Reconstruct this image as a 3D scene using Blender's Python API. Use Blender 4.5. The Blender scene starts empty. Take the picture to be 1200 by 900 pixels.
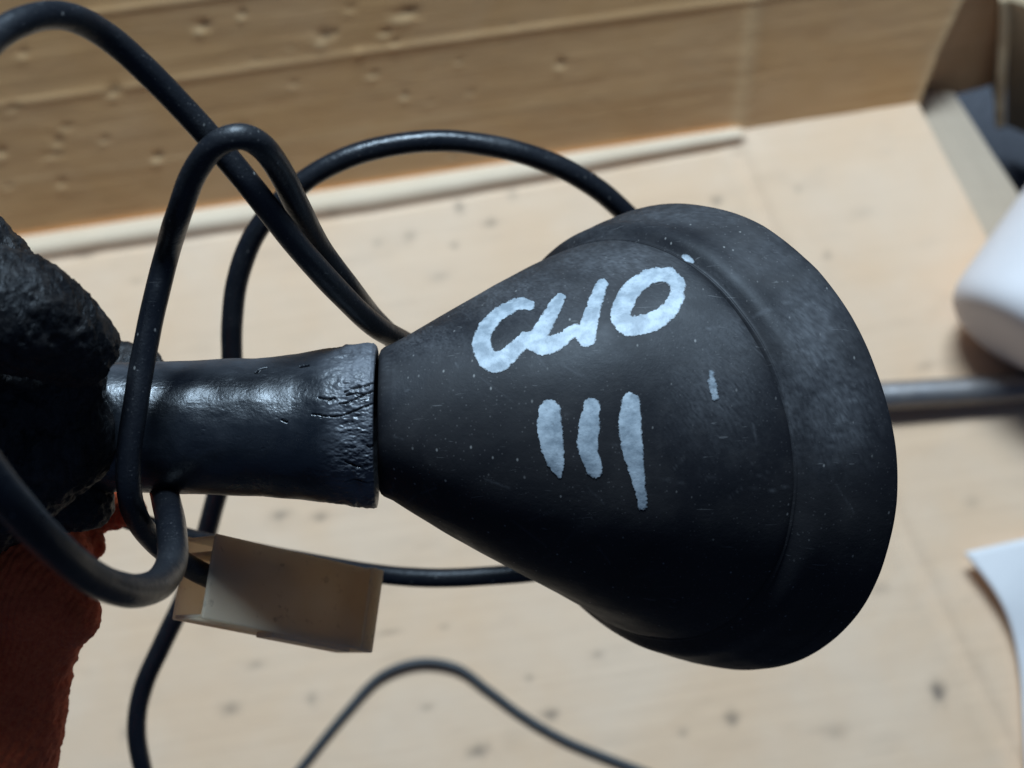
import bpy, math, random
import numpy as np
from mathutils import Vector, Matrix, noise
from mathutils.bvhtree import BVHTree

random.seed(4)
rng = np.random.default_rng(4)
S = bpy.context.scene
COL = S.collection

# ---------------------------------------------------------------- camera
TAU = math.radians(13)          # camera looks down, 13 degrees off the vertical
FD = 0.55                       # metres from the lens to the box floor
FPX = 1900.0
cam_d = bpy.data.cameras.new('camera')
cam = bpy.data.objects.new('camera', cam_d)
COL.objects.link(cam)
cam.location = (0, -FD * math.sin(TAU), FD * math.cos(TAU))
cam.rotation_euler = (TAU, 0, 0)
cam_d.sensor_width = 36
cam_d.lens = 36 * FPX / 1200
cam_d.clip_start = 0.01
cam_d.clip_end = 50
cam_d.dof.use_dof = True
cam_d.dof.focus_distance = 0.276
cam_d.dof.aperture_fstop = 17
S.camera = cam
CM = Matrix.Translation(cam.location) @ Matrix.Rotation(TAU, 4, 'X')

# ---------------------------------------------------------------- light
w = bpy.data.worlds.new('World')
S.world = w
w.use_nodes = True
bgn = w.node_tree.nodes['Background']
bgn.inputs[0].default_value = (0.30, 0.50, 1.0, 1)
bgn.inputs[1].default_value = 0.085


def area(name, cam_dir, dist, size, sizey, power, color, target=(0, 0, 0.15)):
    """cam_dir: direction to the lamp in the camera's frame (x right, y up, z back)"""
    L = bpy.data.lights.new(name, 'AREA')
    L.shape = 'RECTANGLE'
    L.size, L.size_y = size, sizey
    L.energy = power
    L.color = color
    o = bpy.data.objects.new(name, L)
    COL.objects.link(o)
    d = (CM.to_3x3() @ Vector(cam_dir)).normalized()
    o.location = Vector(target) + d * dist
    o.rotation_euler = d.to_track_quat('Z', 'Y').to_euler()
    return o


area('window_light', (-0.02, 0.77, 0.63), 1.15, 0.46, 0.25, 24.5, (0.60, 0.80, 1.0), (-.025, .02, .12))

S.view_settings.view_transform = 'Standard'
S.view_settings.look = 'None'
S.view_settings.exposure = 0
S.view_settings.gamma = 1
S.render.engine = 'CYCLES'


# ---------------------------------------------------------------- helpers
def P(u, v, d):
    return CM @ Vector(((u - 600) / FPX * d, -(v - 450) / FPX * d, -d))


def px(d):
    return d / FPX          # metres per photo pixel at depth d


def plane_hit(u, v, p0, n):
    o = Vector(cam.location)
    r = P(u, v, 1.0) - o
    return o + r * ((p0 - o).dot(n) / r.dot(n))


def floor_hit(u, v, z=0.0):
    return plane_hit(u, v, Vector((0, 0, z)), Vector((0, 0, 1)))


def mesh_obj(name, verts, faces, mat, parent=None, smooth=True, uvs=None, attrs=None):
    me = bpy.data.meshes.new(name)
    if isinstance(verts, np.ndarray):
        verts = verts.reshape(-1, 3)
        me.vertices.add(len(verts))
        me.vertices.foreach_set('co', verts.astype(np.float32).ravel())
        if isinstance(faces, np.ndarray) and faces.ndim == 2:
            n, k = faces.shape
            me.loops.add(n * k)
            me.loops.foreach_set('vertex_index', faces.astype(np.int32).ravel())
            me.polygons.add(n)
            me.polygons.foreach_set('loop_start', np.arange(0, n * k, k, dtype=np.int32))
            me.polygons.foreach_set('loop_total', np.full(n, k, dtype=np.int32))
            me.update(calc_edges=True)
        else:
            me.clear_geometry()
            me.from_pydata([tuple(v) for v in verts], [], [tuple(f) for f in faces])
    else:
        me.from_pydata([tuple(v) for v in verts], [], [tuple(f) for f in faces])
    me.validate()
    me.update()
    if smooth:
        me.polygons.foreach_set('use_smooth', np.ones(len(me.polygons), dtype=bool))
    if uvs is not None:
        ul = me.uv_layers.new(name='UVMap')
        li = np.zeros(len(me.loops), dtype=np.int32)
        me.loops.foreach_get('vertex_index', li)
        ul.data.foreach_set('uv', np.asarray(uvs, dtype=np.float32)[li].ravel())
    for k, a in (attrs or {}).items():
        at = me.attributes.new(k, 'FLOAT', 'POINT')
        at.data.foreach_set('value', np.asarray(a, dtype=np.float32).ravel())
    me.materials.append(mat)
    o = bpy.data.objects.new(name, me)
    COL.objects.link(o)
    if parent:
        o.parent = parent
        o.matrix_parent_inverse = parent_inv(parent)
    return o


def parent_inv(p):
    return Matrix.LocRotScale(p.location, p.rotation_euler, p.scale).inverted()


def thing(name, loc, label, cat, group=None):
    o = bpy.data.objects.new(name, None)
    COL.objects.link(o)
    o.location = loc
    o.empty_display_size = 0.01
    return tag(o, label, cat, group)


def tag(o, label, cat, group=None):
    o['label'] = label
    o['category'] = cat
    if group:
        o['group'] = group
    return o


def grid_faces(nr, nc, wrap=False):
    r = np.arange(nr - 1)[:, None]
    c = np.arange(nc if wrap else nc - 1)[None, :]
    c2 = (c + 1) % nc
    a = r * nc + c
    b = r * nc + c2
    d = (r + 1) * nc + c2
    e = (r + 1) * nc + c
    return np.stack([a, b, d, e], -1).reshape(-1, 4)


def catmull(pts, n):
    p = np.array(pts, float)
    p = np.vstack([2 * p[0] - p[1], p, 2 * p[-1] - p[-2]])
    out = []
    for i in range(1, len(p) - 2):
        for t in np.linspace(0, 1, n, endpoint=False):
            a, b, c, d = p[i - 1], p[i], p[i + 1], p[i + 2]
            out.append(0.5 * ((2 * b) + (-a + c) * t + (2 * a - 5 * b + 4 * c - d) * t ** 2
                              + (-a + 3 * b - 3 * c + d) * t ** 3))
    out.append(p[-2])
    return np.array(out)


def sweep(name, pts, r, mat, parent=None, seg=28, wob=0.00006, seed=0):
    """round tube through world points, closed ends"""
    p = [Vector(q) for q in pts]
    n = len(p)
    tan = [(p[min(i + 1, n - 1)] - p[max(i - 1, 0)]).normalized() for i in range(n)]
    ref = tan[0].orthogonal().normalized()
    V = []
    L = 0
    uv = []
    for i in range(n):
        if i:
            ref = (ref - tan[i] * ref.dot(tan[i])).normalized()
            L += (p[i] - p[i - 1]).length
        bi = tan[i].cross(ref)
        for k in range(seg):
            a = 2 * math.pi * k / seg
            q = ref * math.cos(a) + bi * math.sin(a)
            rr = (r if not callable(r) else r(i / (n - 1)))
            rr += wob * noise.noise(Vector((L * 150, math.cos(a) + seed, math.sin(a))))
            V.append(p[i] + q * rr)
            uv.append((L, k / seg))
    F = [tuple(f) for f in grid_faces(n, seg, True)]
    F.append(tuple(range(seg))[::-1])
    F.append(tuple(range((n - 1) * seg, n * seg)))
    return mesh_obj(name, V, F, mat, parent, uvs=uv)


# ---------------------------------------------------------------- materials
class NT:
    def __init__(self, name):
        self.m = bpy.data.materials.new(name)
        self.m.use_nodes = True
        self.t = self.m.node_tree
        self.b = self.t.nodes['Principled BSDF']
        self.out = self.t.nodes['Material Output']

    def n(self, typ, **kw):
        nd = self.t.nodes.new(typ)
        for k, v in kw.items():
            if hasattr(nd, k):
                setattr(nd, k, v)
        return nd

    def l(self, a, b):
        self.t.links.new(a, b)

    def coord(self, scale=(1, 1, 1), kind='Object', loc=(0, 0, 0), rot=(0, 0, 0)):
        c = self.n('ShaderNodeTexCoord')
        mp = self.n('ShaderNodeMapping')
        mp.inputs['Scale'].default_value = scale
        mp.inputs['Location'].default_value = loc
        mp.inputs['Rotation'].default_value = rot
        self.l(c.outputs[kind], mp.inputs[0])
        return mp.outputs[0]

    def noise(self, vec, scale, detail=4, rough=.55, dist=0):
        nd = self.n('ShaderNodeTexNoise')
        nd.inputs['Scale'].default_value = scale
        nd.inputs['Detail'].default_value = detail
        nd.inputs['Roughness'].default_value = rough
        nd.inputs['Distortion'].default_value = dist
        if vec is not None:
            self.l(vec, nd.inputs['Vector'])
        return nd.outputs['Fac']

    def ramp(self, fac, *stops):
        r = self.n('ShaderNodeValToRGB')
        e = r.color_ramp.elements
        while len(e) < len(stops):
            e.new(0.5)
        for i, (pos, c) in enumerate(stops):
            e[i].position = pos
            if isinstance(c, (int, float)):
                c = (c, c, c)
            e[i].color = (*c, 1)
        self.l(fac, r.inputs[0])
        return r.outputs[0]

    def mix(self, fac, a, b, blend='MIX'):
        m = self.n('ShaderNodeMix', data_type='RGBA')
        m.blend_type = blend
        for s, v in ((m.inputs[0], fac), (m.inputs[6], a), (m.inputs[7], b)):
            if isinstance(v, (int, float)):
                s.default_value = v
            elif isinstance(v, tuple):
                s.default_value = (*v, 1)
            else:
                self.l(v, s)
        return m.outputs[2]

    def math(self, op, a, b=None):
        m = self.n('ShaderNodeMath', operation=op)
        for s, v in ((m.inputs[0], a), (m.inputs[1], b)):
            if v is None:
                continue
            if isinstance(v, (int, float)):
                s.default_value = v
            else:
                self.l(v, s)
        return m.outputs[0]

    def attr(self, name):
        a = self.n('ShaderNodeAttribute', attribute_name=name)
        return a.outputs['Fac']

    def bump(self, h, dist, strength=1, prev=None):
        b = self.n('ShaderNodeBump')
        b.inputs['Distance'].default_value = dist
        b.inputs['Strength'].default_value = strength
        self.l(h, b.inputs['Height'])
        if prev is not None:
            self.l(prev, b.inputs['Normal'])
        return b.outputs[0]

    def setb(self, **kw):
        for k, v in kw.items():
            s = self.b.inputs[k.replace('_', ' ')]
            if isinstance(v, (int, float)):
                s.default_value = v
            elif isinstance(v, tuple):
                s.default_value = (*v, 1) if len(v) == 3 else v
            else:
                self.l(v, s)
        return self.m


def cardboard(name, base, dark, light, rough=.75, streak=1.0):
    t = NT(name)
    uvs = t.coord(kind='UV', scale=(6, 240, 1))
    uvb = t.coord(kind='UV', scale=(60, 60, 60))
    st = t.noise(uvs, 1.0, 5, .6)
    st2 = t.noise(t.coord(kind='UV', scale=(14, 700, 1)), 1.0, 3, .6)
    bl = t.noise(uvb, 0.35, 4, .6, .4)
    fib = t.noise(uvb, 18, 4, .7)
    c = t.mix(t.ramp(st, (.35, 0.0), (.7, streak)), base, dark)
    c = t.mix(t.ramp(bl, (.38, 0.0), (.68, .75)), c, light)
    c = t.mix(t.ramp(fib, (.4, 0.0), (.75, .25)), c, dark)
    stain_shade = t.attr('stain_shade')
    c = t.mix(stain_shade, c, (.05, .045, .045))
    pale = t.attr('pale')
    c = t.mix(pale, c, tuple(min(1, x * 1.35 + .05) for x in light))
    h = t.math('ADD', t.math('MULTIPLY', st, .6), t.math('MULTIPLY', st2, .4))
    nb = t.bump(h, .0005, .6)
    nb = t.bump(fib, .00025, .5, nb)
    t.setb(Base_Color=c, Roughness=rough, Normal=nb)
    t.b.inputs['Specular IOR Level'].default_value = .35
    return t.m


M_floor = cardboard('floor_cardboard', (.78, .515, .32), (.71, .46, .285), (.79, .565, .39), .85, .45)
M_wall = cardboard('wall_cardboard', (.80, .445, .19), (.69, .375, .15), (.80, .48, .24), .65, .7)
M_shade = cardboard('side_cardboard', (.78, .50, .27), (.70, .43, .22), (.80, .53, .31), .8)
M_strip = cardboard('grey_strip', (.50, .38, .27), (.42, .31, .215), (.54, .415, .295), .85, .3)


def ground_mat():
    t = NT('dark_bluish_ground')
    v = t.coord()
    c = t.mix(t.noise(v, 25, 4), (.045, .046, .055), (.075, .072, .080))
    return t.setb(Base_Color=c, Roughness=.7, Normal=t.bump(t.noise(v, 300, 3), .0008))


M_ground = ground_mat()


def rubber(name, base, dust, rough, specks=True, dustamt=.5, spec=.5, bumpd=.00012, scuff=None):
    t = NT(name)
    v = t.coord()
    big = t.noise(v, 38, 5, .6, .6)
    mid = t.noise(v, 190, 5, .65)
    fine = t.noise(v, 1500, 3, .6)
    c = t.mix(t.ramp(big, (.42, 0.0), (.72, dustamt)), base, dust)
    c = t.mix(t.ramp(mid, (.55, 0.0), (.8, dustamt * .6)), c, dust)
    r = t.ramp(t.math('ADD', t.math('MULTIPLY', big, .6), t.math('MULTIPLY', mid, .4)),
               (.35, rough - .1), (.65, rough + .16))
    if specks:
        vo = t.n('ShaderNodeTexVoronoi')
        vo.inputs['Scale'].default_value = 520
        vo.inputs['Randomness'].default_value = 1
        t.l(t.coord(scale=(1.25, .8, 1.1), rot=(.3, .4, .7)), vo.inputs['Vector'])
        sp = t.ramp(vo.outputs['Distance'], (.05, 1.0), (.16, 0.0))
        wh = t.n('ShaderNodeSeparateColor')
        t.l(vo.outputs['Color'], wh.inputs[0])
        pick = t.ramp(wh.outputs[0], (.72, 0.0), (.86, 1.0))
        m = t.math('MULTIPLY', t.math('MULTIPLY', sp, pick), .5)
        c = t.mix(m, c, (.42, .40, .37))
        v2 = t.n('ShaderNodeTexVoronoi')
        v2.inputs['Scale'].default_value = 1500
        t.l(v, v2.inputs['Vector'])
        s2 = t.n('ShaderNodeSeparateColor')
        t.l(v2.outputs['Color'], s2.inputs[0])
        gr = t.math('MULTIPLY', t.ramp(v2.outputs['Distance'], (.10, 1.0), (.3, 0.0)), t.ramp(s2.outputs[1], (.55, 0.0), (.95, .5)))
        c = t.mix(t.math('MULTIPLY', gr, t.ramp(big, (.4, .3), (.65, 1.0))), c, (.17, .16, .155))
        # thin scuffs, stretched fibres of dust
        sc = t.noise(t.coord(scale=(160, 1400, 500), rot=(.3, .5, .6)), 1, 2, .5, 1.2)
        c = t.mix(t.math('MULTIPLY', t.ramp(sc, (.70, 0.0), (.76, 1.0)), .22), c, (.3, .29, .28))
    d = t.attr('dust')
    c = t.mix(d, c, scuff or dust)
    c = t.mix(t.attr('crack'), c, (.002, .002, .002))
    r2 = t.mix(d, r, (.8, .8, .8))
    nb = t.bump(fine, bumpd)
    nb = t.bump(mid, bumpd * 2.5, 1, nb)
    t.setb(Base_Color=c, Roughness=r2, Normal=nb)
    t.b.inputs['Specular IOR Level'].default_value = spec
    return t.m


M_boot = rubber('black_cone_rubber', (.009, .009, .011), (.055, .050, .047), .54, True, .42, .28, .00003, (.135, .135, .14))
M_sleeve = rubber('worn_sleeve_rubber', (.006, .008, .011), (.13, .135, .15), .28, False, .10, .95, .00005)
M_cable = rubber('cable_sheath', (.008, .009, .012), (.04, .04, .04), .34, True, .2, .5, .00008)
M_rod = rubber('dark_rod_metal', (.24, .22, .21), (.24, .18, .14), .45, False, .5)
M_rod.node_tree.nodes['Principled BSDF'].inputs['Metallic'].default_value = .6


def paint_mat():
    t = NT('pale_marker_paint')
    v = t.coord()
    c = t.mix(t.ramp(t.noise(v, 330, 4, .6), (.38, 0.0), (.62, 1.0)), (.44, .49, .52), (.23, .27, .30))
    c = t.mix(t.ramp(t.noise(v, 1500, 3), (.62, 0.0), (.78, .5)), c, (.12, .13, .14))
    k = t.attr('film')
    k = t.math('ADD', k, t.math('MULTIPLY', t.math('SUBTRACT', t.noise(v, 1300, 4, .7), .5), .9))
    c = t.mix(t.ramp(k, (.05, 1.0), (.62, 0.0)), c, (.035, .037, .042))
    return t.setb(Base_Color=c, Roughness=.5, Normal=t.bump(t.noise(v, 700, 3), .0001))


M_paint = paint_mat()


def nylon_mat():
    t = NT('yellowed_nylon')
    v = t.coord()
    c = t.mix(t.ramp(t.noise(v, 90, 4), (.35, 0.0), (.7, 1.0)), (.98, .91, .78), (.95, .84, .66))
    c = t.mix(t.ramp(t.noise(v, 500, 4), (.62, 0.0), (.8, .5)), c, (.2, .16, .1))
    t.setb(Base_Color=c, Roughness=.26, Normal=t.bump(t.noise(v, 300, 3), .0001))
    t.b.inputs['Specular IOR Level'].default_value = .7
    tr = t.n('ShaderNodeBsdfTranslucent')
    t.l(c, tr.inputs[0])
    mx = t.n('ShaderNodeMixShader')
    mx.inputs[0].default_value = .78
    t.l(t.b.outputs[0], mx.inputs[1])
    t.l(tr.outputs[0], mx.inputs[2])
    t.l(mx.outputs[0], t.out.inputs[0])
    return t.m


M_nylon = nylon_mat()


def coat_mat():
    t = NT('crinkled_latex')
    v = t.coord()
    m = t.noise(v, 260, 5, .65, .8)
    c = t.mix(t.ramp(m, (.45, 0.0), (.8, .8)), (.007, .007, .008), (.055, .047, .042))
    h = t.n('ShaderNodeTexVoronoi', feature='DISTANCE_TO_EDGE')
    h.inputs['Scale'].default_value = 330
    t.l(t.coord(scale=(1, 1, 1)), h.inputs['Vector'])
    nb = t.bump(t.noise(t.coord(scale=(600, 300, 300), rot=(0, 0, .7)), 1, 4, .6, 1.5), .0009, .8)
    nb = t.bump(t.noise(v, 900, 3), .0002, .6, nb)
    t.setb(Base_Color=c, Roughness=.5, Normal=nb)
    t.b.inputs['Specular IOR Level'].default_value = .4
    return t.m


def knit_mat():
    t = NT('orange_knit')
    v = t.coord()
    wv = t.n('ShaderNodeTexWave', wave_type='BANDS')
    wv.inputs['Scale'].default_value = 260
    wv.inputs['Distortion'].default_value = 3
    wv.inputs['Detail'].default_value = 2
    t.l(t.coord(rot=(.2, .1, .5)), wv.inputs['Vector'])
    fine = t.noise(v, 1100, 4, .7)
    c = t.mix(t.ramp(fine, (.3, 0.0), (.7, 1.0)), (.74, .09, .028), (.93, .18, .055))
    c = t.mix(t.ramp(t.noise(v, 60, 4), (.45, 0.0), (.75, .55)), c, (.35, .06, .025))
    nb = t.bump(wv.outputs['Fac'], .0004, .6)
    nb = t.bump(fine, .0003, .8, nb)
    t.setb(Base_Color=c, Roughness=.95, Normal=nb)
    t.b.inputs['Sheen Weight'].default_value = .4
    t.b.inputs['Sheen Tint'].default_value = (1, .5, .3, 1)
    return t.m


M_coat, M_knit = coat_mat(), knit_mat()


def plain(name, c, rough=.6, c2=None, sc=60):
    t = NT(name)
    v = t.coord()
    col = t.mix(t.noise(v, sc, 4), c, c2 or tuple(x * .85 for x in c))
    return t.setb(Base_Color=col, Roughness=rough, Normal=t.bump(t.noise(v, 500, 3), .0001))


M_white = plain('matte_white', (.74, .66, .62), .6)
M_paper = plain('white_paper', (.82, .76, .72), .8)
M_carton = plain('dim_brown_carton', (.50, .35, .20), .8)

# ---------------------------------------------------------------- ground under the box
g = mesh_obj('ground', [(-3, -3, -.062), (3, -3, -.062), (3, 3, -.062), (-3, 3, -.062)], [(0, 1, 2, 3)],
             M_ground, smooth=False)
g['kind'] = 'structure'

# ---------------------------------------------------------------- cardboard box
B0, B1 = floor_hit(0, 285), floor_hit(1080, 120)
ES = (B1 - B0).normalized()
ET = Vector((-ES.y, ES.x, 0))
ZV = Vector((0, 0, 1))
PHI = math.radians(50)
EW = ET * math.cos(PHI) + ZV * math.sin(PHI)
NW = ES.cross(EW)


def f_st(u, v):
    q = floor_hit(u, v) - B0
    return q.dot(ES), q.dot(ET)


def w_st(u, v):
    q = plane_hit(u, v, B0, NW) - B0
    return q.dot(ES), q.dot(EW)


def fbm(x, y, seed, oct=4):
    """cheap vectorised value noise"""
    out = np.zeros_like(x)
    amp = 1
    tot = 0
    for o in range(oct):
        r = np.random.default_rng(seed * 17 + o)
        tab = r.random((64, 64))
        xi, yi = np.floor(x).astype(int), np.floor(y).astype(int)
        fx, fy = x - xi, y - yi
        fx, fy = fx * fx * (3 - 2 * fx), fy * fy * (3 - 2 * fy)
        g_ = lambda a, b: tab[a % 64, b % 64]
        out += amp * ((g_(xi, yi) * (1 - fx) + g_(xi + 1, yi) * fx) * (1 - fy)
                      + (g_(xi, yi + 1) * (1 - fx) + g_(xi + 1, yi + 1) * fx) * fy)
        tot += amp
        amp *= .5
        x, y = x * 2.03 + 7.1, y * 2.03 + 3.3
    return out / tot - .5


def seg_dist(s, t, a, b):
    ax, ay = a
    bx, by = b
    L2 = (bx - ax) ** 2 + (by - ay) ** 2
    k = np.clip(((s - ax) * (bx - ax) + (t - ay) * (by - ay)) / L2, 0, 1)
    return np.hypot(s - ax - k * (bx - ax), t - ay - k * (by - ay)), k


box = thing('cardboard_box', floor_hit(600, 500), 'open brown cardboard box whose pale floor and raised flap fill the background',
            'cardboard box')

# floor panel -------------------------------------------------------------
RE0, RE1 = f_st(1078, 128), f_st(1168, 300)            # right edge of the floor panel
s0, s1 = f_st(-420, 400)[0], f_st(1080, 120)[0] + .40
ns, nt = 760, 420
tmin = f_st(600, 1150)[1]
Sg, Tg = np.meshgrid(np.linspace(s0, s1, ns), np.linspace(tmin, 0, nt), indexing='xy')
# squeeze the right border onto the slanting edge
edge = RE0[0] + (Tg - RE0[1]) * (RE1[0] - RE0[0]) / (RE1[1] - RE0[1])
edge = edge + .0012 * fbm(Tg * 60, Tg * 0, 3)
k = (Sg - s0) / (s1 - s0)
Sg = s0 + k * (edge - s0)
H = .0011 * fbm(Sg * 9, Tg * 14, 1) + .00008 * fbm(Sg * 30, Tg * 420, 2, 3) + .00025 * fbm(Sg * 90, Tg * 90, 5)
# folded strip along the wall
wd = np.interp(Sg, [0, f_st(430, 220)[0], f_st(862, 152)[0]], [.0078, .0085, .0050]) + .0012 * fbm(Sg * 25, Sg * 0, 7)
lim = f_st(868, 150)[0]
on = 1 / (1 + np.exp((Sg - lim) / .0008))
x = (-Tg) / wd
H += on * .0030 * np.clip(1 - (np.clip(x, 0, 1)) ** 4, 0, 1)
H -= on * .0011 * np.exp(-((x - 1.12) / .12) ** 2)
# long crease across the floor, dents
cr = [f_st(868, 182), f_st(905, 270), f_st(1062, 630), f_st(1185, 880), f_st(1290, 1090)]
d = np.min([seg_dist(Sg, Tg, a, b)[0] for a, b in zip(cr[:-1], cr[1:])], axis=0)
d = d + .0012 * fbm(Sg * 60, Tg * 60, 8)
H -= .0006 * np.exp(-(d / .0022) ** 2)
H += .0004 * np.exp(-((d - .005) / .003) ** 2)
stain_shade = np.zeros_like(Sg)
pale = np.zeros_like(Sg)
smudges = [(538, 243, 5, 8, .5), (575, 262, 8, 5, .45), (480, 277, 8, 6, .30), (532, 288, 5, 4, .4), (442, 285, 6, 4, .25),
           (515, 325, 12, 5, .25), (840, 236, 7, 6, .45), (935, 222, 5, 4, .25), (970, 300, 5, 5, .35), (328, 604, 10, 5, .55),
           (375, 607, 7, 5, .45), (1100, 812, 8, 11, .75), (270, 832, 10, 7, .4), (365, 820, 6, 7, .35), (645, 838, 9, 6, .6),
           (858, 843, 8, 8, .6), (560, 881, 12, 7, .55), (620, 795, 5, 4, .35), (700, 768, 7, 4, .3), (455, 742, 14, 3, .35),
           (520, 735, 6, 3, .3), (1030, 690, 12, 6, .25), (1140, 590, 9, 7, .2), (1165, 340, 6, 5, .2), (600, 228, 6, 6, .3),
           (100, 300, 12, 4, .3), (160, 330, 8, 4, .2), (150, 860, 8, 8, .3), (800, 860, 6, 5, .3), (980, 860, 12, 7, .25),
           (1085, 430, 10, 5, .2), (390, 250, 10, 4, .25), (500, 830, 8, 4, .3), (300, 780, 10, 4, .3), (1010, 250, 14, 7, .12)]
fpx = px(FD)
wig = fbm(Sg * 700, Tg * 700, 21, 3)
for (u, v, a, b, k) in smudges:
    c = f_st(u, v)
    q = ((Sg - c[0]) / (a * fpx)) ** 2 + ((Tg - c[1]) / (b * fpx)) ** 2
    stain_shade = np.maximum(stain_shade, k * np.exp(-q * (1 + 1.6 * wig)))
    H -= .0005 * k * np.exp(-q)
stain_shade += .10 * np.clip(fbm(Sg * 60, Tg * 160, 31, 4) * 3 - .35, 0, 1)
stain_shade += .30 * on * np.exp(-((x - 1.1) / .10) ** 2)  # shadow line painted into the crease beside the fold
pale += .5 * on * np.exp(-((x - .45) / .4) ** 2)  # highlight painted along the raised ledge of the fold
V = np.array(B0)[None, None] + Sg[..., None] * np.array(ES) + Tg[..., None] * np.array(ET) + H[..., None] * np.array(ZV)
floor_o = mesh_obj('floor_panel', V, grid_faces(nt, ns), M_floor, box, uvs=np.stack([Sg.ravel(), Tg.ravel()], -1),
                   attrs={'stain_shade': stain_shade, 'pale': pale})
sm = floor_o.modifiers.new('thickness', 'SOLIDIFY')
sm.thickness = .004
sm.offset = -1

# wall flap ---------------------------------------------------------------
ws0, ws1 = s0, w_st(1080, 118)[0]
wt1 = w_st(0, -260)[1]
ns, nt = 720, 220
Sg, Tg = np.meshgrid(np.linspace(0, 1, ns), np.linspace(-.0015, wt1, nt), indexing='xy')
e0, e1 = w_st(1080, 118), w_st(1128, 0)
eg = e0[0] + (e1[0] - e0[0]) * (Tg / e1[1]) - .0008 * np.sin(np.clip(Tg / e1[1], 0, 1) * math.pi)
eg = eg + .0015 * fbm(Tg * 70, Tg * 0, 41)
Sg = ws0 + Sg * (eg - ws0)
H = .0016 * fbm(Sg * 8, Tg * 10, 51) + .00012 * fbm(Sg * 24, Tg * 380, 52, 3) + .0003 * fbm(Sg * 70, Tg * 110, 53)
stain_shade = .10 * np.clip(fbm(Sg * 30, Tg * 200, 61, 4) * 3 - .3, 0, 1)
pale = np.zeros_like(Sg)
# vertical crease with a pale band
for (ua, va, ub, vb, wdt, hh, pp) in [(893, -60, 866, 150, .0034, .0007, .30)]:
    d, _ = seg_dist(Sg, Tg, w_st(ua, va), w_st(ub, vb))
    H += hh * np.exp(-(d / wdt) ** 2)
    pale = np.maximum(pale, pp * np.exp(-(d / wdt) ** 4))
# scored lines running along the flap
for (ua, va, ub, vb, hh) in [(0, 124, 420, 62, .0006), (420, 62, 1080, -28, .0007), (0, 215, 860, 92, .0001),
                             (0, 30, 600, -50, .0006)]:
    d, _ = seg_dist(Sg, Tg, w_st(ua, va), w_st(ub, vb))
    H += .55 * hh * np.exp(-(d / .0014) ** 2)
    pale = np.maximum(pale, .15 * np.exp(-(d / .0011) ** 2))
dents = [(238, 30, 9, 6, 1), (284, 15, 5, 5, .8), (133, 106, 8, 6, 1), (15, 125, 10, 5, .6), (78, 148, 9, 4, .5),
         (68, 165, 8, 8, .7), (66, 180, 12, 5, .6), (122, 163, 5, 4, .6), (185, 183, 7, 6, 1), (72, 213, 6, 6, .6),
         (345, 98, 6, 4, .5), (380, 42, 10, 8, .8), (392, 38, 5, 5, .7), (478, 14, 14, 7, 1), (452, 38, 7, 4, .9),
         (463, 50, 5, 3, .7), (438, 87, 8, 4, .7), (475, 112, 5, 4, .9), (538, 72, 4, 3, .7), (657, 74, 6, 6, 1),
         (530, 183, 6, 3, .7), (552, 108, 5, 4, .4), (335, 193, 6, 4, .5), (286, 148, 6, 3, .4), (28, 62, 7, 5, .5),
         (2, 178, 6, 6, .8), (10, 218, 6, 4, .5), (340, 55, 4, 3, .3), (600, 30, 4, 3, .3), (760, 60, 4, 3, .25),
         (505, 120, 5, 3, .4), (410, 10, 6, 4, .5), (160, 60, 6, 3, .3), (700, 120, 4, 3, .2), (300, 70, 8, 3, .3)]
wpx = px(.53)
wig2 = fbm(Sg * 420, Tg * 420, 23, 4)
for (u, v, a, b, k) in dents:
    c = w_st(u, v)
    dx, dy = (Sg - c[0]) / (a * wpx), (Tg - c[1]) / (b * wpx)
    q = dx * dx + dy * dy
    q = q * np.clip(1 + 2.2 * wig2, .35, 3)
    H -= .0006 * k * np.exp(-q * 1.3)
    H += .0003 * k * np.exp(-((dx + .6) ** 2 + (dy + 1.5) ** 2))
    stain_shade = np.maximum(stain_shade, .6 * k * (1 + 1.2 * wig2) * np.exp(-((dx - .3) ** 2 + (dy - .2) ** 2) * 2.2))  # shaded side of each dent, painted dark
    pale = np.maximum(pale, .42 * k * (1 + 2 * wig2) * np.exp(-((dx + .7) ** 2 + (dy + 1.1) ** 2) * 1.5))  # side of each dent that catches the light, painted pale
pale = np.maximum(pale, .5 * np.exp(-((Sg - eg) / .003) ** 2))
V = np.array(B0)[None, None] + Sg[..., None] * np.array(ES) + Tg[..., None] * np.array(EW) + H[..., None] * np.array(NW)
wall_o = mesh_obj('wall_flap', V, grid_faces(nt, ns), M_wall, box, uvs=np.stack([Sg.ravel(), Tg.ravel()], -1),
                  attrs={'stain_shade': stain_shade, 'pale': pale})
sm = wall_o.modifiers.new('thickness', 'SOLIDIFY')
sm.thickness = .004
sm.offset = -1


def slab(name, corners, thick, mat, parent, n=40, down=None):
    """four corners (world) as a bilinear sheet with gentle waves, solid thickness"""
    a, b, c, d = [np.array(q) for q in corners]
    U, W = np.meshgrid(np.linspace(0, 1, n), np.linspace(0, 1, n), indexing='xy')
    U_, W_ = U[..., None], W[..., None]
    Pt = (a * (1 - U_) + b * U_) * (1 - W_) + (d * (1 - U_) + c * U_) * W_
    nn = np.cross(b - a, d - a)
    nn /= np.linalg.norm(nn)
    Pt = Pt + nn * (.0014 * fbm(U * 5, W * 5, hash(name) % 50 + len(name)))[..., None]
    L1, L2 = np.linalg.norm(b - a), np.linalg.norm(d - a)
    o = mesh_obj(name, Pt, grid_faces(n, n), mat, parent, uvs=np.stack([U.ravel() * L1, W.ravel() * L2], -1))
    m = o.modifiers.new('thickness', 'SOLIDIFY')
    m.thickness = thick
    m.offset = -1
    bv = o.modifiers.new('soft_edge', 'BEVEL')
    bv.width = thick * .25
    bv.segments = 2
    bv.limit_method = 'ANGLE'
    return o


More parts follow.
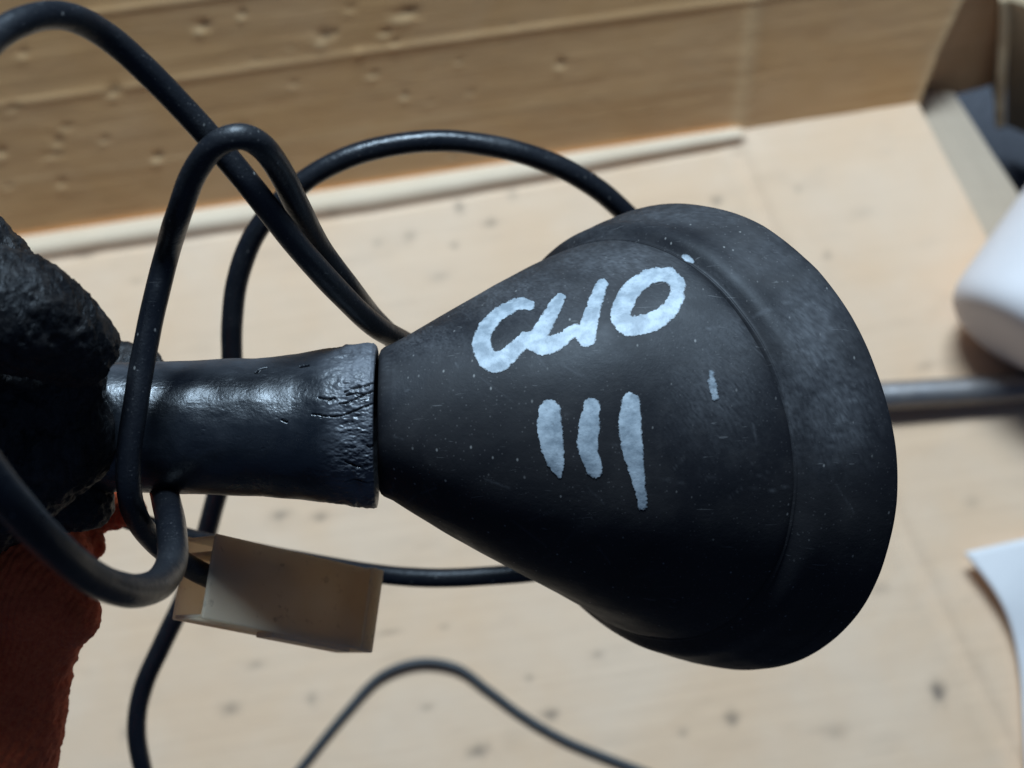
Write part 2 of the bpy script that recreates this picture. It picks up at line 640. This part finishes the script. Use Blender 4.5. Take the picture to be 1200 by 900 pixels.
slab('edge_strip', [floor_hit(1230, 430, -.006), floor_hit(1325, 430, -.006), floor_hit(1117, 108, -.006),
                    floor_hit(1068, 108, -.006)], .003, M_strip, box)
# side flap in the shade beyond the corner, standing further back
slab('side_flap', [floor_hit(1060, 126, -.016), floor_hit(1163, 100, -.016), P(1270, -160, .53), P(1150, -160, .53)], .004,
     M_shade, box)
crt = thing('small_carton', floor_hit(1200, 110, -.05), 'dim brown carton corner past the dark gap, top right', 'carton')
slab('side_panel', [floor_hit(1178, 148, -.045), floor_hit(1290, 190, -.045), P(1330, 40, .55), P(1182, 0, .55)],
     .004, M_carton, crt)
slab('end_panel', [P(1178, 150, .585), P(1171, 95, .60), P(1178, -20, .57), P(1183, 0, .55)],
     .003, M_carton, crt)

# ---------------------------------------------------------------- rod, white things, thin wire on the floor
rr = .0048
rod = thing('rod', floor_hit(1120, 460), 'dark grey metal rod lying on the cardboard right of the cone', 'rod')
a, b = floor_hit(760, 482, rr), floor_hit(1420, 440, rr)
pts = [a.lerp(b, i / 60) + Vector((0, 0, rr * .02 + .0003 * math.sin(i * .3))) for i in range(61)]
sweep('shaft', pts, rr, M_rod, rod, 40, .0002)
# collar at the hidden end
sweep('end_collar', [a.lerp(b, t) for t in (-.03, -.02, -.01, 0.0, .015)], lambda t: rr * (.72 + .6 * math.sin(math.pi * min(1, t + .1)) ** .5),
      M_rod, rod, 40, 0)

# white rounded container
cont = thing('white_container', floor_hit(1175, 370), 'white rounded container end lying on cardboard above the rod',
             'container')
cr_ = .0235
c0 = floor_hit(1201, 366, cr_)
c1 = floor_hit(1303, 222, cr_)
ax = (c1 - c0).normalized()
prof = [(0, 0), (0, .6), (.0008, .80), (.003, .92), (.006, .98), (.010, 1.0)] + [(.014 + i * .006, 1.0) for i in range(1, 12)] + \
       [(.084, .9), (.087, .6), (.09, .55), (.10, .55), (.10, 0)]
e1 = ax.orthogonal().normalized()
e2 = ax.cross(e1)
V = [c0 + ax * (t - .012) + (e1 * math.cos(k * math.pi / 32) + e2 * math.sin(k * math.pi / 32)) * (max(r, .001) * cr_)
     for t, r in prof for k in range(64)]
o = mesh_obj('container_body', V, [tuple(f) for f in grid_faces(len(prof), 64, True)], M_white, cont)
ss = o.modifiers.new('sub', 'SUBSURF')
ss.levels = ss.render_levels = 1

# curled sheet of paper
outl = [(1130, 648), (1165, 694), (1184, 735), (1195, 790), (1199, 850), (1203, 930)]
n1, n2 = 40, 30
edgeL = catmull(outl, 10)
idx = np.linspace(0, len(edgeL) - 1, n1)
Vp = []
for i in range(n1):
    k = idx[i]
    j = min(int(k), len(edgeL) - 2)
    e = edgeL[j] + (edgeL[j + 1] - edgeL[j]) * (k - j)
    top = np.array([1130 + 200 * 1.0, 648 - 46])
    r_ = np.array([1330 + 40 * i / n1, 602 + 330 * i / n1])
    for q in range(n2):
        s = q / (n2 - 1)
        pxl = e * (1 - s) + r_ * s
        hgt = .0055 * (1 - s) ** 2 * (1 - .5 * i / n1) + .0012 + .001 * math.sin(i * .2 + s * 3)
        Vp.append(floor_hit(pxl[0], pxl[1], hgt))
pp = mesh_obj('paper_sheet', Vp, [tuple(f) for f in grid_faces(n1, n2)], M_paper)
so = pp.modifiers.new('t', 'SOLIDIFY')
so.thickness = .0012
tag(pp, 'curved white card with a pointed corner, lying below the rod at the right edge', 'paper')

# ---------------------------------------------------------------- cables
CR = .00208


def cable(pix, label, r=CR, name='cable', n=12, mat=None):
    c = catmull(pix, n)
    pts = [P(*q) for q in c]
    o = sweep(name, pts, r, mat or M_cable, None, 28, .00007, len(label))
    tag(o, label, 'cable' if name == 'cable' else 'wire')
    return o


cable([(-120, 250, .205), (-60, 110, .212), (-10, 48, .222), (35, 22, .228), (82, 20, .235), (130, 46, .243), (185, 96, .250),
       (245, 160, .256), (300, 226, .260), (350, 290, .268), (400, 345, .279), (440, 382, .289), (480, 405, .302),
       (530, 440, .312), (560, 500, .32)],
      'thick black cable arching from the top left corner diagonally down to the cone')
cable([(530, 440, .318), (480, 412, .310), (440, 376, .303), (408, 336, .288), (374, 290, .278), (349, 242, .267), (328, 200, .259),
       (306, 171, .252), (280, 160, .249), (250, 172, .250), (226, 206, .254), (209, 252, .259), (195, 300, .268),
       (180, 360, .268), (168, 420, .267), (158, 480, .266), (151, 535, .266), (152, 580, .268), (163, 612, .274),
       (187, 640, .282), (222, 664, .290), (255, 680, .296), (290, 691, .303), (330, 702, .314)],
      'black cable looping over the grip in a narrow hoop and ending inside the plastic connector')
cable([(170, 500, .302), (182, 540, .296), (193, 580, .283), (201, 620, .270), (201, 660, .258), (183, 686, .246), (150, 692, .235),
       (110, 678, .225), (66, 644, .214), (24, 600, .206), (-20, 545, .200), (-70, 470, .196), (-130, 380, .195)],
      'black cable bent in a tight U below the grip, nearest the lens at left', r=.0025)
cable([(800, 330, .352), (770, 290, .350), (735, 252, .346), (698, 220, .342), (650, 193, .338), (590, 174, .335), (520, 165, .333),
       (450, 172, .332), (390, 192, .332), (340, 226, .334), (300, 272, .337), (279, 325, .340), (272, 380, .343), (272, 440, .347),
       (270, 500, .352), (262, 550, .357), (250, 595, .362), (236, 645, .368), (216, 700, .374), (190, 755, .380),
       (168, 805, .385), (160, 855, .388), (170, 915, .392), (190, 1000, .40)],
      'black cable circling behind the sleeve from the flange top to the bottom left', r=.0023)
cable([(90, 590, .322), (140, 605, .324), (190, 622, .326), (240, 636, .330), (300, 648, .335), (360, 659, .340), (430, 671, .345),
       (500, 677, .348), (570, 675, .350), (640, 668, .352), (700, 650, .355), (760, 620, .36)],
      'black cable running right behind the plastic connector to the underside of the cone')

zz = .0012
wp = [(300, 985), (330, 930), (365, 884), (405, 835), (445, 793), (490, 776), (535, 782), (572, 808), (612, 838), (660, 866), (712, 888),
      (765, 908), (840, 940)]
c = catmull([tuple(floor_hit(u, v, zz + .0005 * math.exp(-((u - 500) / 90) ** 2))) for u, v in wp], 14)
M_wire = rubber('grey_wire_sheath', (.035, .04, .043), (.08, .08, .08), .5, False)
o = sweep('thin_wire', [Vector(q) for q in c], .00125, M_wire, None, 16, .00003)
tag(o, 'thin dark wire curving like a hill on the cardboard near the bottom edge', 'wire')

# ---------------------------------------------------------------- the rubber part: sleeve + cone + flange
D0 = .285
part = thing('rubber_boot', P(446, 497, D0), 'black conical rubber boot with painted lettering, held by its sleeve', 'rubber boot')
R3 = CM.to_3x3()
NA = 420


def frame(theta, psi):
    th, ps = theta, psi
    n = np.array([math.cos(th) * math.cos(ps), math.cos(th) * math.sin(ps), -math.sin(th)])
    e2 = np.array([math.sin(th) * math.cos(ps), math.sin(th) * math.sin(ps), math.cos(th)])
    e1 = np.array([-math.sin(ps), math.cos(ps), 0])
    return n, e1, e2


def camc(u, v, d):
    return np.array([(u - 600) / FPX * d, -(v - 450) / FPX * d, -d])


ang = np.linspace(0, 2 * math.pi, NA, endpoint=False)


def ring(c, r, theta, psi, mod=None):
    n, e1, e2 = frame(theta, psi)
    rr_ = r if mod is None else r * mod
    return c[None] + (np.cos(ang)[:, None] * e1 + np.sin(ang)[:, None] * e2) * (rr_[:, None] if isinstance(rr_, np.ndarray) else rr_)


MW = np.array(CM)


def to_world(pts):
    return pts @ MW[:3, :3].T + MW[:3, 3]


def to_px(pts):     # camera space -> photo pixels
    d = -pts[..., 2]
    return 600 + FPX * pts[..., 0] / d, 450 - FPX * pts[..., 1] / d


TH, PS = math.radians(41.4), math.radians(13.6)
cG = camc(739.4, 518.7, .297)
cR = camc(814.1, 516, .307)
rG = 239 * px(.297)
cS = camc(446, 495, D0)
rS = 88 * px(D0)
rings = []
for (du, rr_) in [(3, .55), (-1, .62), (-2, .80), (-1.5, .90), (0.5, .955), (4, .99), (9, 1.015), (14, 1.04)]:
    rings.append(ring(cS + np.array([du * px(D0), 0, 0]), rS * rr_, .06, 0))
N1 = 220
for i in range(1, N1 + 1):
    s = i / N1
    c = (cS + np.array([14 * px(D0), 0, 0])) * (1 - s) + cG * s
    r = rS * 1.04 * (1 - s) + rG * s + 7 * px(D0) * math.sin(math.pi * s) + 2.5 * px(D0) * s ** 3 - 5.5 * px(D0) * s ** 60
    rings.append(ring(c, r, .06 + (TH - .06) * s ** 1.15, PS * s))
body_c = np.array(rings)
# fine unevenness
wv = np.array([[noise.noise(Vector(p * 60)) for p in r_[::6]] for r_ in body_c[::4]])


def uneven(grid, amp, scale, seed=0.0):
    """push every vertex of a ring grid in or out by low noise (coarse noise, bilinear up-sampled)"""
    nr, na = grid.shape[:2]
    ii = np.linspace(0, nr - 1, max(2, nr // 4)).astype(int)
    jj = np.linspace(0, na, na // 5, endpoint=False).astype(int)
    co = np.array([[noise.fractal(Vector(grid[i, j] * scale) + Vector((seed, 0, 0)), 1.0, 2.0, 3) for j in jj] for i in ii])
    co = np.hstack([co, co[:, :1]])
    jj = np.append(jj, na)
    tmp = np.array([np.interp(np.arange(na), jj, row) for row in co])
    full = np.array([np.interp(np.arange(nr), ii, tmp[:, k]) for k in range(na)]).T
    cen = grid.mean(1, keepdims=True)
    rad = grid - cen
    rad /= np.linalg.norm(rad, axis=2, keepdims=True) + 1e-9
    return grid + rad * (full * amp)[..., None], full


body_c, _f = uneven(body_c, .00035, 45)
bw = to_world(body_c)
# paler dust towards the groove
uu, vv = to_px(body_c)
dust = np.zeros(uu.shape)
for (u, v, a, b, k) in [(835, 450, 55, 75, .22), (860, 390, 35, 30, .22), (720, 305, 80, 26, .34), (600, 345, 110, 34, .26), (500, 400, 60, 26, .2),
                        (455, 420, 14, 40, .12), (760, 340, 90, 60, .08)]:
    dust = np.maximum(dust, k * np.exp(-((uu - u) / a) ** 2 - ((vv - v) / b) ** 2))
dust = dust * (1 + 1.2 * fbm(uu / 9, vv / 9, 77)) * (1 + 2.2 * fbm(uu / 1.7, vv / 1.7, 74, 3))
rs = np.random.default_rng(12)
scr = []
for _ in range(46):
    a0, b0, th0, ln = rs.uniform(460, 930), rs.uniform(300, 690), rs.uniform(0, 3.14), rs.uniform(4, 34)
    scr.append(((a0, b0), (a0 + ln * math.cos(th0), b0 + ln * math.sin(th0)), rs.uniform(.12, .38)))
for (pa, pb, k_) in [((828, 386), (859, 376), .5), ((822, 425), (838, 470), .3), ((534, 425), (537, 431), .6), ((600, 610), (640, 640), .2),
                     ((660, 420), (690, 445), .18), ((560, 440), (600, 470), .15), ((700, 640), (715, 660), .25), ((770, 560), (800, 566), .2)] + scr:
    dd_, _ = seg_dist(uu, vv, pa, pb)
    dust = np.maximum(dust, k_ * np.exp(-(dd_ / 1.0) ** 2) * (.8 + 1.6 * fbm(uu / 3, vv / 3, 79)))
dust = np.clip(dust, 0, 1)
cone_o = mesh_obj('cone_body', bw, grid_faces(body_c.shape[0], NA, True), M_boot, part, attrs={'dust': dust})

# flange, profile in (t along the axis, radius) in photo pixels at the groove's depth
q = px(.297)
nF, _, _ = frame(TH, PS)
prof = [(-5, 222), (-4, 228), (-3, 233), (-1.5, 237), (0, 239.2), (2, 239.8), (4, 241.5), (7, 245.5), (11, 251), (15, 255.2), (20, 258.6), (27, 261.8), (38, 265.5), (50, 270), (64, 276),
        (80, 282), (96, 288), (108, 291.5), (116, 293), (121, 292.5), (124, 290), (125, 286), (124, 281), (118, 276), (90, 268),
        (60, 250), (30, 230), (10, 205), (8, 150)]
pf = catmull(prof, 6)
mod_ang = 1 + .0035 * np.sin(ang * 2 + 1) + .003 * np.sin(ang * 5)
fl = []
for (t, r) in pf:
    dd = .0035 if t > 90 else .0015
    fl.append(ring(cG + (cR - cG) * t / 120, r * q * (1 - .021 * min(1, max(0, t) / 110)), TH, PS, 1 + dd * np.sin(ang * 3 + .5) + dd * .6 * np.sin(ang * 7 + 2)))
fl = np.array(fl)
fl, _f = uneven(fl, .00040, 50, 9.0)
uu, vv = to_px(fl)
dust = np.zeros(uu.shape)
for (u, v, a, b, k) in [(955, 400, 42, 80, .42), (980, 480, 42, 60, .40), (930, 470, 22, 60, .3), (800, 252, 90, 14, .28), (925, 375, 20, 50, .2), (700, 275, 50, 14, .2), (890, 300, 60, 40, .18)]:
    dust = np.maximum(dust, k * np.exp(-((uu - u) / a) ** 2 - ((vv - v) / b) ** 2))
dust = dust * (1 + 1.4 * fbm(uu / 11, vv / 7, 78)) * (1 + 1.8 * fbm(uu / 2.6, vv / 1.5, 73, 3))
for (pa, pb, k_) in [((880, 372), (932, 350), .4), ((905, 300), (960, 330), .15), ((990, 480), (1020, 520), .2), ((975, 560), (1000, 600), .2), ((940, 330), (952, 352), .2)]:
    dd_, _ = seg_dist(uu, vv, pa, pb)
    dust = np.maximum(dust, k_ * np.exp(-(dd_ / 1.2) ** 2) * (.8 + 1.6 * fbm(uu / 3, vv / 3, 79)))
dust = np.clip(dust, 0, 1)
fl_o = mesh_obj('flange', to_world(fl), grid_faces(len(fl), NA, True), M_boot, part, attrs={'dust': dust})

# sleeve
NA = 760
ang = np.linspace(0, 2 * math.pi, NA, endpoint=False)
prof_u = [60, 120, 200, 260, 300, 350, 385, 410, 430, 438, 441.5]
top_v = [426, 425, 424, 422.5, 420.5, 415.5, 409.5, 406, 403.5, 404.5, 407]
bot_v = [572, 574, 577, 579, 581, 585, 589.5, 593, 596, 597, 596]
us = np.concatenate([np.linspace(60, 300, 150, endpoint=False), np.linspace(300, 430, 190), np.linspace(431, 441.5, 16)])
tv, bv_ = np.interp(us, prof_u, top_v), np.interp(us, prof_u, bot_v)
k3 = np.ones(15) / 15
tv[8:140] = np.convolve(tv, k3, 'same')[8:140]
bv_[8:140] = np.convolve(bv_, k3, 'same')[8:140]
sl = []
for u, a, b in zip(us, tv, bv_):
    sl.append(ring(camc(u, (a + b) / 2, D0), (b - a) / 2 * px(D0), .03, 0))
uend, aend, bend = us[-1], tv[-1], bv_[-1]
for k_, sh in ((.985, .6), (.93, .9), (.86, .6), (.80, -4), (.78, -14), (.2, -16)):
    sl.append(ring(camc(uend + sh, (aend + bend) / 2, D0), (bend - aend) / 2 * px(D0) * k_, .03, 0))
sl = np.array(sl)
sl, ff = uneven(sl, .00045, 70, 4.0)
uu, vv = to_px(sl)
front = (sl[..., 2] > -D0)
cracks = [[(441, 449), (428, 452), (414, 455), (404, 459)], [(441, 457), (430, 461), (418, 467), (409, 471), (398, 473)],
          [(441, 472), (428, 476), (414, 482), (400, 487), (388, 488), (378, 487), (366, 485)], [(392, 467), (383, 468), (374, 466)],
          [(425, 462), (415, 461), (406, 463)], [(430, 545), (420, 547), (410, 544), (405, 541)],
          [(300, 437), (306, 433), (313, 431)], [(352, 430), (362, 428)], [(330, 492), (336, 494)], [(441, 520), (434, 524), (430, 522)],
          [(441, 565), (430, 566), (416, 563), (404, 565)]]
dep = np.zeros(uu.shape)
wgl = 1.5 * fbm(uu / 5, vv / 5, 90)
for ck in cracks:
    for a, b in zip(catmull(ck, 4)[:-1], catmull(ck, 4)[1:]):
        d, _ = seg_dist(uu, vv + wgl, a, b)
        dep = np.maximum(dep, np.exp(-(d / (.85 + 1.3 * fbm(uu / 4, vv / 4, 91))) ** 2) * (.65 + 1.2 * np.clip(fbm(uu / 5, vv / 5, 92), -.4, .4)))
dep = dep * front
pits = np.clip(fbm(uu / 7, vv / 7, 93, 3) * 4 - 1.05, 0, 1)
endw = np.clip((uu - 370) / 40, 0, 1)
lump = fbm(uu / 14, vv / 7, 95, 4)
cen = sl.mean(1, keepdims=True)
rad = sl - cen
rad /= np.linalg.norm(rad, axis=2, keepdims=True)
sl = sl + rad * ((-.0007 * dep - .00010 * pits + (.00006 + .0004 * endw) * lump + .0004 * endw * fbm(uu / 5, vv / 2.5, 96, 3)) * (np.abs(uu - 440) > 0))[..., None]
dust = .55 * np.clip(endw * (.75 + 2.0 * fbm(uu / 14, vv / 9, 97)), 0, 1) + .30 * np.exp(-((vv - 424) / 16) ** 2) * (.8 + 1.5 * fbm(uu / 30, vv / 6, 98))
dust = np.clip(dust - dep * 1.0, 0, .8)
sl_o = mesh_obj('sleeve', to_world(sl), grid_faces(len(sl), NA, True), M_sleeve, part, attrs={'dust': dust, 'crack': np.clip(dep * 1.3, 0, 1)})

# ---------------------------------------------------------------- painted marks, laid on the rubber as thin films
def bvh_of(o):
    me = o.data
    return BVHTree.FromPolygons([v.co for v in me.vertices], [tuple(p.vertices) for p in me.polygons])


bvc, bvf = bvh_of(cone_o), bvh_of(fl_o)


def film(name, strokes, bvh, step=.6, lift=.00008, seed=1, holes=-.2, rag=1.0, cover=1.0):
    """strokes: list of [(u, v, half width)...] poly-lines; the film is cut to their union"""
    allp = [p for s in strokes for p in s]
    u0, u1 = min(p[0] - p[2] for p in allp) - 3, max(p[0] + p[2] for p in allp) + 3
    v0, v1 = min(p[1] - p[2] for p in allp) - 3, max(p[1] + p[2] for p in allp) + 3
    U, W = np.meshgrid(np.arange(u0, u1, step), np.arange(v0, v1, step), indexing='xy')
    sd = np.full(U.shape, 99.0)
    for s in strokes:
        c = catmull(s, 8)
        for a, b in zip(c[:-1], c[1:]):
            d, k = seg_dist(U, W, a[:2], b[:2])
            sd = np.minimum(sd, d - (a[2] + (b[2] - a[2]) * k))
    sd += rag * (2.2 * fbm(U / 1.8, W / 1.8, seed, 2) + 1.2 * fbm(U / 4.0, W / 4.0, seed + 6) + 3.2 * fbm(U / 9.0, W / 9.0, seed + 1))
    hol = fbm(U / 2.0, W / 2.0, seed + 3, 2)
    keep = (sd < 0) & ~((hol > .36 - holes) & (sd > -3.5 - 30 * holes))
    org = Vector(cam.location)
    idx = -np.ones(U.shape, int)
    V, F, TH_ = [], [], []
    strk = .8 * fbm(U / 14.0, W / 2.0, seed + 5, 3) * 1.0

    def vert(i, j):
        if idx[i, j] < 0:
            dr = (P(U[i, j], W[i, j], 1.0) - org).normalized()
            h = bvh.ray_cast(org, dr)
            if h[0] is None:
                return None
            V.append(h[0] - dr * lift)
            TH_.append(cover * min(1.0, .12 + -sd[i, j] / 2.8 + strk[i, j]))
            idx[i, j] = len(V) - 1
        return idx[i, j]
    for i, j in zip(*np.nonzero(keep[:-1, :-1])):
        f = [vert(i, j), vert(i, j + 1), vert(i + 1, j + 1), vert(i + 1, j)]
        if None not in f:
            F.append(f)
    o = mesh_obj(name, V, F, M_paint, part, attrs={'film': TH_})
    return o


word = [
    [(621, 357, 6), (608, 356, 7.5), (592, 363, 8.5), (577, 375, 9), (566, 391, 10), (565, 408, 11.5), (572, 421, 12.5), (583, 424, 12.5),
     (598, 414, 10), (613, 400, 9.5), (622, 396, 9)],
    [(657, 349, 6.5), (646, 366, 9), (635, 386, 10), (625, 400, 11)],
    [(622, 400, 10), (636, 405, 11), (654, 400, 9), (672, 388, 7.5), (686, 388, 8)],
    [(705, 333, 7), (698, 352, 8.5), (692, 372, 10), (687, 394, 12)],
]
film('painted_word', word, bvc, seed=3)['label'] = 'brushed letters C, L and I run together'
oo = [(783, 321, 9), (794, 334, 9), (790, 354, 9.5), (775, 371, 11), (753, 380, 12), (736, 381, 12.5), (727, 369, 12), (733, 350, 12),
      (746, 334, 11), (765, 323, 9.5), (784, 321, 9)]
film('painted_letter', [oo], bvc, seed=9)['label'] = 'brushed letter O'
film('painted_stroke', [[(644, 481, 13), (644, 502, 15), (648, 528, 13), (653, 547, 8), (655, 557, 3)]], bvc, seed=15)
film('painted_stroke', [[(693, 476, 10), (690, 500, 12.5), (689, 525, 12), (695, 545, 10.5), (698, 552, 8)]], bvc, seed=21)
film('painted_stroke', [[(739, 471, 11), (738, 500, 13.5), (742, 530, 12), (748, 560, 8.5), (753, 592, 6)]], bvc, seed=27)
film('paint_speck', [[(801, 300, 2.5), (806, 303, 4), (811, 306, 2.5)]], bvf, seed=33, rag=.5)
film('paint_smear', [[(834, 436, 3.5), (835, 450, 5), (838, 465, 4)]], bvc, seed=39, rag=1.2, cover=.42)

# ---------------------------------------------------------------- plastic connector
conn = thing('plug_connector', P(330, 700, .30), 'yellowed translucent plastic connector housing hanging on a cable below the sleeve',
             'connector')
kq = px(.30)
A = R3 @ (Vector((178, -60, -140)) * kq)
Dv = R3 @ (Vector((-47, -9, -54.6)) * kq)
Hh = R3 @ (Vector((-8, -100, 23.3)) * kq)
Hh = (Hh - A * (Hh.dot(A) / A.dot(A)))
Dv = A.cross(Hh).normalized() * Dv.length * (1 if A.cross(Hh).dot(Dv) > 0 else -1)
O = P(254, 625, .292)
LA, LD, LH = A.length, Dv.length, Hh.length
a_, d_, h_ = A.normalized(), Dv.normalized(), Hh.normalized()
LH *= .95


def hull_box(name, x0, x1, y0, y1, z0, z1, mat, parent, bev=.0003, taper=0.0):
    V = []
    for x in (x0, x1):
        for y in (y0, y1):
            for z in (z0, z1):
                V.append(O + a_ * x + d_ * y + h_ * z)
    F = [(0, 1, 3, 2), (4, 6, 7, 5), (0, 4, 5, 1), (2, 3, 7, 6), (0, 2, 6, 4), (1, 5, 7, 3)]
    o = mesh_obj(name, V, F, mat, parent, smooth=False)
    bm_ = o.modifiers.new('b', 'BEVEL')
    bm_.width = bev
    bm_.segments = 2
    return o


tk = .0009
LA2 = LA * .985
hull_box('front_wall', 0, LA2, 0, tk, 0, LH, M_nylon, conn)
hull_box('back_wall', 0, LA2, LD - tk, LD, 0, LH, M_nylon, conn)
hull_box('top_wall', .0002, LA2 - .0002, tk - .0002, LD - tk + .0002, .0002, tk, M_nylon, conn)
hull_box('bottom_wall', .0002, LA2 - .0002, tk - .0002, LD - tk + .0002, LH - tk, LH - .0002, M_nylon, conn)
hull_box('terminal_block', LA2 * .80, LA2 * .93, tk, LD - tk, tk, LH - tk, M_nylon, conn)
hull_box('end_lip', LA2 - .0022, LA2 + .0006, -.0005, LD + .0003, -.0003, LH + .0003, M_nylon, conn)
hull_box('latch_tab', LA2 * .42, LA2 * .90, tk, LD * .6, LH - .0004, LH + .0008, M_nylon, conn, .0003)
hull_box('inner_rib', .0002, LA2 * .5, tk - .0002, LD - tk, LH * .20, LH * .20 + tk * .8, M_nylon, conn, .0002)

# ---------------------------------------------------------------- gloved hand
person = thing('person', P(-60, 600, .28), 'gloved hand of a person gripping the sleeve, black rubber palm and orange knit back', 'person')


def blob(name, chains, mat, voxel, disp, smooth_it=8):
    """tapered capsule chains fused into one continuous surface"""
    import bmesh
    bm = bmesh.new()
    for ch in chains:
        pts = [(P(u, v, d), r * px(d)) for (u, v, d, r) in ch]
        dense = []
        for (p, r), (p2, r2) in zip(pts[:-1], pts[1:]):
            n = max(2, int((p2 - p).length / (.35 * min(r, r2))))
            for i in range(n):
                t = i / n
                dense.append((p.lerp(p2, t), r * (1 - t) + r2 * t))
        dense.append(pts[-1])
        for p, r in dense:
            bmesh.ops.create_icosphere(bm, subdivisions=3, radius=r, matrix=Matrix.Translation(p))
    me = bpy.data.meshes.new(name)
    bm.to_mesh(me)
    bm.free()
    o = bpy.data.objects.new(name, me)
    COL.objects.link(o)
    rm = o.modifiers.new('r', 'REMESH')
    rm.mode = 'VOXEL'
    rm.voxel_size = voxel
    s_ = o.modifiers.new('s', 'SMOOTH')
    s_.iterations = smooth_it
    s_.factor = .5
    dg = bpy.context.evaluated_depsgraph_get()
    dg.update()
    me2 = bpy.data.meshes.new_from_object(o.evaluated_get(dg))
    o.modifiers.clear()
    o.data = me2
    nv = len(me2.vertices)
    co = np.empty(nv * 3)
    me2.vertices.foreach_get('co', co)
    co = co.reshape(-1, 3)
    nm = np.empty(nv * 3)
    me2.vertices.foreach_get('normal', nm)
    nm = nm.reshape(-1, 3)
    h = np.array([disp(Vector(c)) for c in co])
    co += nm * h[:, None]
    me2.vertices.foreach_set('co', co.ravel())
    me2.polygons.foreach_set('use_smooth', np.ones(len(me2.polygons), dtype=bool))
    me2.materials.clear()
    me2.materials.append(mat)
    me2.name = name
    me2.update()
    o.parent = person
    o.matrix_parent_inverse = parent_inv(person)
    return o


def crinkle(c):
    a = noise.noise(c * 120)
    q = Vector((c.x * 330 + a * 2, (c.x + c.y) * 210, c.z * 260))
    r = 1 - abs(noise.noise(q)) * 2.2
    r2 = 1 - abs(noise.noise(q * 2.3)) * 2.0
    return .00045 * (r - .5) + .0004 * (r2 - .5) + .0004 * noise.noise(c * 60)


def knit_d(c):
    return .0008 * noise.noise(c * 75) + .0003 * noise.noise(c * 420) + .00035 * noise.noise(c * 1100)


fingers = [
    # palm mass
    [(-330, 560, .275, 150), (-200, 560, .275, 150), (-120, 520, .272, 130), (-90, 440, .268, 110)],
    # index finger over the sleeve front; unseen fist mass added behind for shade
    [(-330, 330, .24, 150), (-190, 310, .242, 110), (-110, 330, .245, 86), (-50, 350, .246, 76), (18, 366, .249, 73), (55, 384, .253, 62), (88, 404, .257, 50)],
    # middle finger behind the index
    [(-260, 330, .276, 80), (-120, 290, .282, 74), (-38, 306, .284, 66), (10, 350, .286, 58), (60, 430, .300, 50)],
    # ring finger reaching behind the sleeve, its tip just above the edge
    [(-280, 420, .305, 76), (-80, 420, .312, 66), (60, 432, .310, 52), (120, 438, .307, 44), (158, 442, .305, 38)],
    # little finger
    [(-300, 500, .312, 70), (-100, 520, .318, 60), (20, 530, .316, 50), (90, 530, .312, 42)],
    # thumb over the front
    [(-200, 620, .280, 110), (-90, 600, .276, 90), (0, 560, .274, 74), (50, 530, .273, 66), (76, 520, .273, 58), (84, 500, .273, 48)],
    [(-60, 480, .27, 90), (10, 470, .272, 70), (70, 470, .272, 52), (84, 450, .270, 42)],
    # web below the sleeve
    [(-100, 600, .285, 90), (0, 570, .285, 70), (70, 572, .284, 52), (100, 588, .284, 34)],
]
blob('glove_coating', fingers, M_coat, .00062, crinkle, 6)
knit = [
    [(-60, 600, .305, 90), (20, 665, .298, 88), (45, 695, .295, 66), (50, 730, .296, 56), (30, 765, .298, 58), (8, 800, .30, 72),
     (-2, 850, .302, 77), (-22, 910, .305, 84), (-40, 1010, .31, 100), (-50, 1120, .315, 108)],
    [(-150, 640, .29, 120), (-120, 760, .295, 120), (-110, 900, .30, 120), (-110, 1100, .31, 125)],
    [(50, 712, .294, 52), (82, 721, .293, 40)],
    [(20, 640, .305, 62), (70, 630, .305, 46), (110, 640, .304, 17)],
    [(60, 600, .312, 46), (120, 590, .310, 34), (152, 598, .308, 20)],
]
blob('glove_knit', knit, M_knit, .00062, knit_d, 5)
